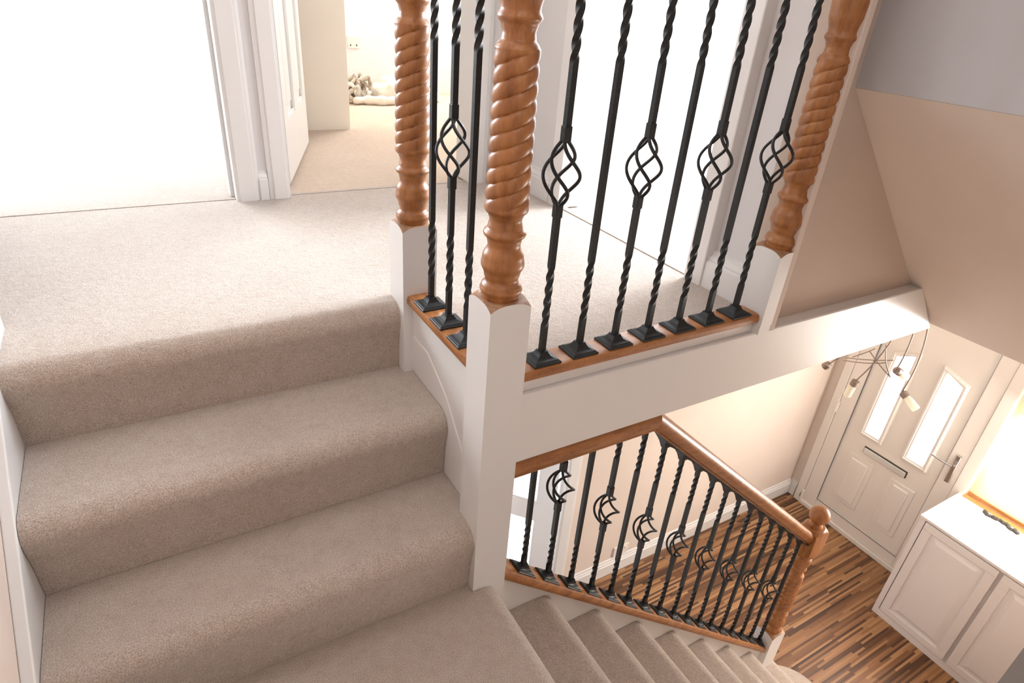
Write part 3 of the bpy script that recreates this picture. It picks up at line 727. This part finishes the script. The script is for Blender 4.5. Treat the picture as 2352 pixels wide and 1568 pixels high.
def make_baluster(kind, L, slope, spec):
    """kind basket/plain; spec: (twist a, twist b, collar, rod0, rod1, collar2, twist2 a, twist2 b)"""
    ta, tb, c0, r0, r1, c1, t2a, t2b = spec
    root = thing('iron_baluster', 'x', 'baluster')
    q = 5
    tw = [(ta, tb, q), (t2a, t2b, q)]
    if kind == 'basket':
        square_bar(.003, r0, tw).build('lower_bar', M_iron, root, smooth=True)
        if L > r1 + .01: square_bar(r1, L, tw).build('upper_bar', M_iron, root, smooth=True)
        for a, b in ((c0, r0), (r1, c1)):
            b = min(b, L)
            if b - a > .004: MB().box(-.0078, .0078, -.0078, .0078, a, b).build('collar', M_iron, root, bevel=.001)
        for rd in rods(r0 - .002, r1 + .002): rd.build('basket_rod', M_iron, root, smooth=True)
    else:
        square_bar(.003, L, tw).build('bar', M_iron, root, smooth=True)
    shoe(False, slope, 0).build('shoe', M_iron, root)
    return root
def dup(root, loc):
    r = root.copy(); COL.objects.link(r); r.location = loc
    for ch in list(root.children):
        c = ch.copy(); COL.objects.link(c); c.parent = r
    return r
ordn = ['first', 'second', 'third', 'fourth', 'fifth', 'sixth', 'seventh', 'eighth', 'ninth', 'tenth', 'eleventh', 'twelfth', 'thirteenth', 'fourteenth', 'fifteenth', 'sixteenth', 'seventeenth']
LSP = (.080, .222, .325, .351, .470, .498, .603, .745)
ZB_ = .6202
pb = make_baluster('basket', .826, 0, LSP); shoe(True, 0, .826).build('top_shoe', M_iron, pb)
pp = make_baluster('plain', .826, 0, LSP); shoe(True, 0, .826).build('top_shoe', M_iron, pp)
usedb = usedp = False
def put_bal(basket, loc, label, group):
    global usedb, usedp
    src = pb if basket else pp
    if (usedb if basket else usedp): o = dup(src, loc)
    else: o = src; o.location = loc
    if basket: usedb = True
    else: usedp = True
    return tag(o, label, 'baluster', group)
for i in range(7):
    bsk = i % 2 == 0
    put_bal(bsk, (.162 + .1022 * i, .046, ZB_), '%s black iron %s baluster from the central newel along the landing edge' % (ordn[i], 'basket' if bsk else 'plain twisted'), 'iron balusters along the landing edge')
for i, y in enumerate((.186, .281, .383)):
    put_bal(i == 1, (.046, y, ZB_), ['plain twisted iron baluster nearest behind the central newel', 'iron basket baluster between the two plain ones beside the steps', 'plain twisted iron baluster next to the left newel'][i], 'iron balusters beside the short flight')
# main flight balusters
MSP = (.050, .170, .258, .290, .397, .430, .530, .652)
XSB = [.181 + (1.631 - .181) * i / 16 for i in range(17)]
protos = {}
for i, x in enumerate(XSB):
    bsk = i % 2 == 1
    zb0 = railz(x) + .0005
    xt = xm_bot
    ztop_ = min(ZR, .861 - .0713 + SL * x)
    L = ztop_ - zb0
    full = ztop_ < ZR - .001
    key = (bsk, full)
    if full and key in protos: o = dup(protos[key], (x, .046, zb0))
    else:
        o = make_baluster('basket' if bsk else 'plain', L, SL, MSP)
        if full: shoe(True, SL, L).build('top_shoe', M_iron, o); protos[key] = o
        o.location = (x, .046, zb0)
    tag(o, '%s black iron %s baluster down the main flight counting from the central newel' % (ordn[i], 'basket' if bsk else 'plain twisted'), 'baluster', 'iron balusters of the main flight')

# ------------------------------------------------------------------ hall cabinet
XC, YC0, ZCT = 2.93, .078, -1.070
cb = thing('hall_cabinet', 'white panelled hall cabinet beside the front door below the window', 'cabinet', (3.15, -.35, ZH))
bx(XC + .022, XD - .001, -.835, YC0 - .004, ZH, ZCT - .02).build('carcass', M_cab, cb, bevel=.003)
bx(XC - .004, XD - .001, -.838, YC0 + .002, ZCT - .02, ZCT).build('worktop', M_cab, cb, bevel=.004)
bx(XC + .002, XC + .022, -.835, YC0 - .004, ZH, ZH + .045).build('plinth', M_cab, cb)
bx(XC + .002, XC + .022, .045, YC0 - .004, ZH + .045, ZCT - .02).build('stile', M_cab, cb)
for (a, b_) in ((.040, -.345), (-.365, -.750)):
    z0, z1 = ZH + .048, ZCT - .026
    d = MB().box(XC + .008, XC + .022, b_, a, z0, z1).build('cabinet_door', M_cab, cb)
    fr = MB(); q = .048
    fr.box(XC - .002, XC + .008, b_, a, z0, z0 + q).box(XC - .002, XC + .008, b_, a, z1 - q, z1).box(XC - .002, XC + .008, b_, b_ + q, z0 + q, z1 - q).box(XC - .002, XC + .008, a - q, a, z0 + q, z1 - q)
    fr.build('frame', M_cab, d, bevel=.003)
    x_o, x_i = XC + .008, XC - .001
    fld = MB(); y0, y1, za, zb_ = b_ + q + .012, a - q - .012, z0 + q + .012, z1 - q - .012; e = .030
    fld.rings([[(x_o, y0, za), (x_o, y0, zb_), (x_o, y1, zb_), (x_o, y1, za)], [(x_i, y0 + e, za + e), (x_i, y0 + e, zb_ - e), (x_i, y1 - e, zb_ - e), (x_i, y1 - e, za + e)]])
    fld.build('raised_field', M_cab, d)
# dark trinket strand lying on the cabinet at the window
cd_ = MB(); pts = []
for k in range(30):
    f = k / 29; pts.append((3.292 - .008 * sin(f * 9) + .004 * sin(f * 31), -.075 - .19 * f, ZCT + .008 + .003 * sin(f * 23)))
cd_.tube(pts, [.006 + .005 * abs(sin(k * 1.3)) for k in range(30)], 7)
tag(cd_.build('bead_string', M_dark, None, smooth=True), 'dark knobbly strand lying on the cabinet top by the window', 'ornament')

# ------------------------------------------------------------------ hall ceiling light of twig-like arms with opal shades
def PX(px, py, x):      # a point of the lamp, measured on the plane x = const
    import mathutils
    r = Matrix(R).transposed() @ Vector((px - 1176, -(py - 784), -1433.9)); t = (x - CAM[0]) / r[0]
    return (x, CAM[1] + r[1] * t, CAM[2] + r[2] * t)
LC = (2.62, .435, .370)
la = thing('ceiling_light', 'twig-armed hall ceiling light with small opal glass shades', 'ceiling light', LC)
MB().lathe([(LC[2] - .028, .012), (LC[2] - .022, .045), (LC[2] - .001, .055)], LC[0], LC[1], 24).build('ceiling_rose', M_bronze, la, smooth=True)
def curve(a, b, c, n=12): return [tuple((1 - t) ** 2 * Vector(a) + 2 * t * (1 - t) * Vector(b) + t * t * Vector(c)) for t in [i / n for i in range(n + 1)]]
hub = (2.62, .435, .345)
for (mid, tip, xt) in (((2.60, .40, -.05), (1967, 873), 2.58), ((2.66, .36, -.02), (2058, 849), 2.66), ((2.55, .46, .02), (1905, 835), 2.55), ((2.72, .30, .0), (2072, 899), 2.70)):
    e = PX(*tip, xt)
    arm = MB().tube(curve(hub, mid, e), .0035, 6).build('arm', M_bronze, la, smooth=True)
    dr = (Vector(e) - Vector(mid)).normalized()
    if tip[0] == 1967: dr = (Vector(PX(1941, 914, xt)) - Vector(e)).normalized()
    if tip == (2072, 899): dr = (Vector(PX(2103, 938, xt)) - Vector(e)).normalized()
    if tip == (2058, 849): dr = Vector((.75, -.2, -.45)).normalized()
    e = Vector(e)
    MB().tube([e, e + dr * .006, e + dr * .035], [.008, .020, .021], 14).build('lamp_cup', M_bronze, la, smooth=True)
    if tip[0] != 1905: MB().tube([e + dr * .034, e + dr * .05, e + dr * .105, e + dr * .11], [.014, .019, .021, .018], 14).build('lamp_shade', M_opal, la, smooth=True)
# the fourth shade, lit, hangs near the wall
lc4 = Vector((2.62, .90, .235))
MB().tube(curve(hub, (2.62, .7, .36), tuple(lc4)), .0035, 6).build('arm', M_bronze, la, smooth=True)
MB().tube([lc4, lc4 + Vector((0, .01, -.006)), lc4 + Vector((0, .02, -.035))], [.008, .020, .021], 14).build('lamp_cup', M_bronze, la, smooth=True)
MB().tube([lc4 + Vector((0, .02, -.034)), lc4 + Vector((0, .024, -.05)), lc4 + Vector((0, .035, -.105))], [.014, .019, .020], 14).build('lamp_shade', M_opal, la, smooth=True)
pl = bpy.data.lights.new('hall_bulb', 'POINT'); pl.energy = 1.6; pl.color = (1.0, .80, .55); pl.shadow_soft_size = .03
po = bpy.data.objects.new('hall_bulb', pl); COL.objects.link(po); po.location = (2.62, .95, .10)
# bare crossing twigs
for a, b, c in (((1942, 821), (2005, 829), (2052, 827)), ((1997, 805), (2015, 835), (2045, 866)), ((2036, 791), (2030, 835), (2045, 866)), ((1958, 820), (2000, 806), (2010, 800)), ((1936, 827), (2000, 838), (2038, 832))):
    MB().tube(curve(PX(*a, 2.6), PX(*b, 2.62), PX(*c, 2.64)), .0028, 6).build('twig', M_bronze, la, smooth=True)

# ------------------------------------------------------------------ wall socket in the hall, socket in the bedroom
sk = thing('wall_socket', 'white double socket low on the hall wall above the skirting', 'socket', (1.67, 1.06, -1.70))
bx(1.612, 1.728, 1.048, 1.0595, -1.745, -1.665).build('plate', M_upvc, sk, bevel=.003)
for x in (1.64, 1.70): bx(x - .008, x + .008, 1.044, 1.049, -1.69, -1.68).build('switch', M_upvc, sk, bevel=.001)
s2 = thing('wall_socket', 'small white socket on the far wall of the middle bedroom', 'socket', (1.0, 3.97, .93))
bx(.955, 1.045, 3.958, 3.9695, .885, .965).build('plate', M_upvc, s2, bevel=.003)
for x in (.975, 1.02): bx(x - .004, x + .004, 3.956, 3.959, .90, .912).build('slot', M_dark, s2)

# ------------------------------------------------------------------ cloth heap on the bedroom floor
from mathutils import noise as mnoise
def lump(cx, cy, z, rx, ry, rz, seed, name, mat, label, cat, parent=None):
    mb = MB(); nu, nv = 40, 20; rs = []
    for j in range(nv + 1):
        a = pi / 2 * (j / nv) * 1.0; ring = []
        for i in range(nu):
            th = 2 * pi * i / nu; d = Vector((cos(th) * cos(a), sin(th) * cos(a), sin(a)))
            k = 1 + .22 * mnoise.noise(d * 2.2 + Vector((seed, 0, 0))) + .10 * mnoise.noise(d * 6 + Vector((0, seed, 0)))
            zz = max(0, rz * d.z * k)
            ring.append((cx + rx * d.x * k, cy + ry * d.y * k, z + zz))
        rs.append(ring)
    mb.rings(rs); o = mb.build(name, mat, parent, smooth=True, angle=80)
    return tag(o, label, cat) if label else o
ZR2 = ZL - .006
lump(1.22, 3.60, ZR2, .27, .17, .17, 3.1, 'dust_sheet', M_sheet, 'cream sheet bundled on the middle bedroom floor', 'sheet')
tg = thing('crumpled_throw', 'crumpled patterned throw heaped beside the cream sheet', 'throw', (.87, 3.60, ZR2))
lump(.87, 3.66, ZR2, .15, .13, .14, 8.3, 'heap', M_throw, None, None, tg)
random.seed(5)
for k in range(34):
    a = random.uniform(0, 2 * pi); r0 = random.uniform(.0, .13)
    c = Vector((.87 + r0 * cos(a), 3.60 + r0 * sin(a) * .7, ZR2 + random.uniform(.03, .19) * (1.1 - r0 * 3)))
    d0 = random.uniform(0, pi); ln = random.uniform(.05, .10); n_ = 14; p = []
    ph = random.uniform(0, 6)
    for i in range(n_ + 1):
        f = i / n_ - .5
        p.append((c.x + cos(d0 + f * 1.8) * ln * f * 2 + .012 * sin(f * 9 + ph), c.y + sin(d0 + f * 1.8) * ln * f * 1.4, max(ZR2 + .016, c.z - .10 * (2 * f) ** 2 * .6 + .010 * sin(f * 13 + ph))))
    MB().tube(p, [.007 + .010 * sin(pi * (.08 + .84 * i / n_)) + .0025 * sin(i * 1.9 + ph) for i in range(n_ + 1)], 8).build('fold', M_throw if k % 2 else M_sheet, tg, smooth=True, angle=80)
bd = [(.83 + .36 * f, 3.46 + .02 * sin(f * 8), ZR2 + .028) for f in [i / 16 for i in range(17)]]
tag(MB().tube(bd, [.012 + .020 * sin(pi * (.1 + .8 * i / 16)) + .004 * sin(i * 1.7) for i in range(17)], 12).build('rolled_sheet', M_sheet, None, smooth=True, angle=80), 'rolled white sheet edge lying in front of the crumpled throw', 'sheet')
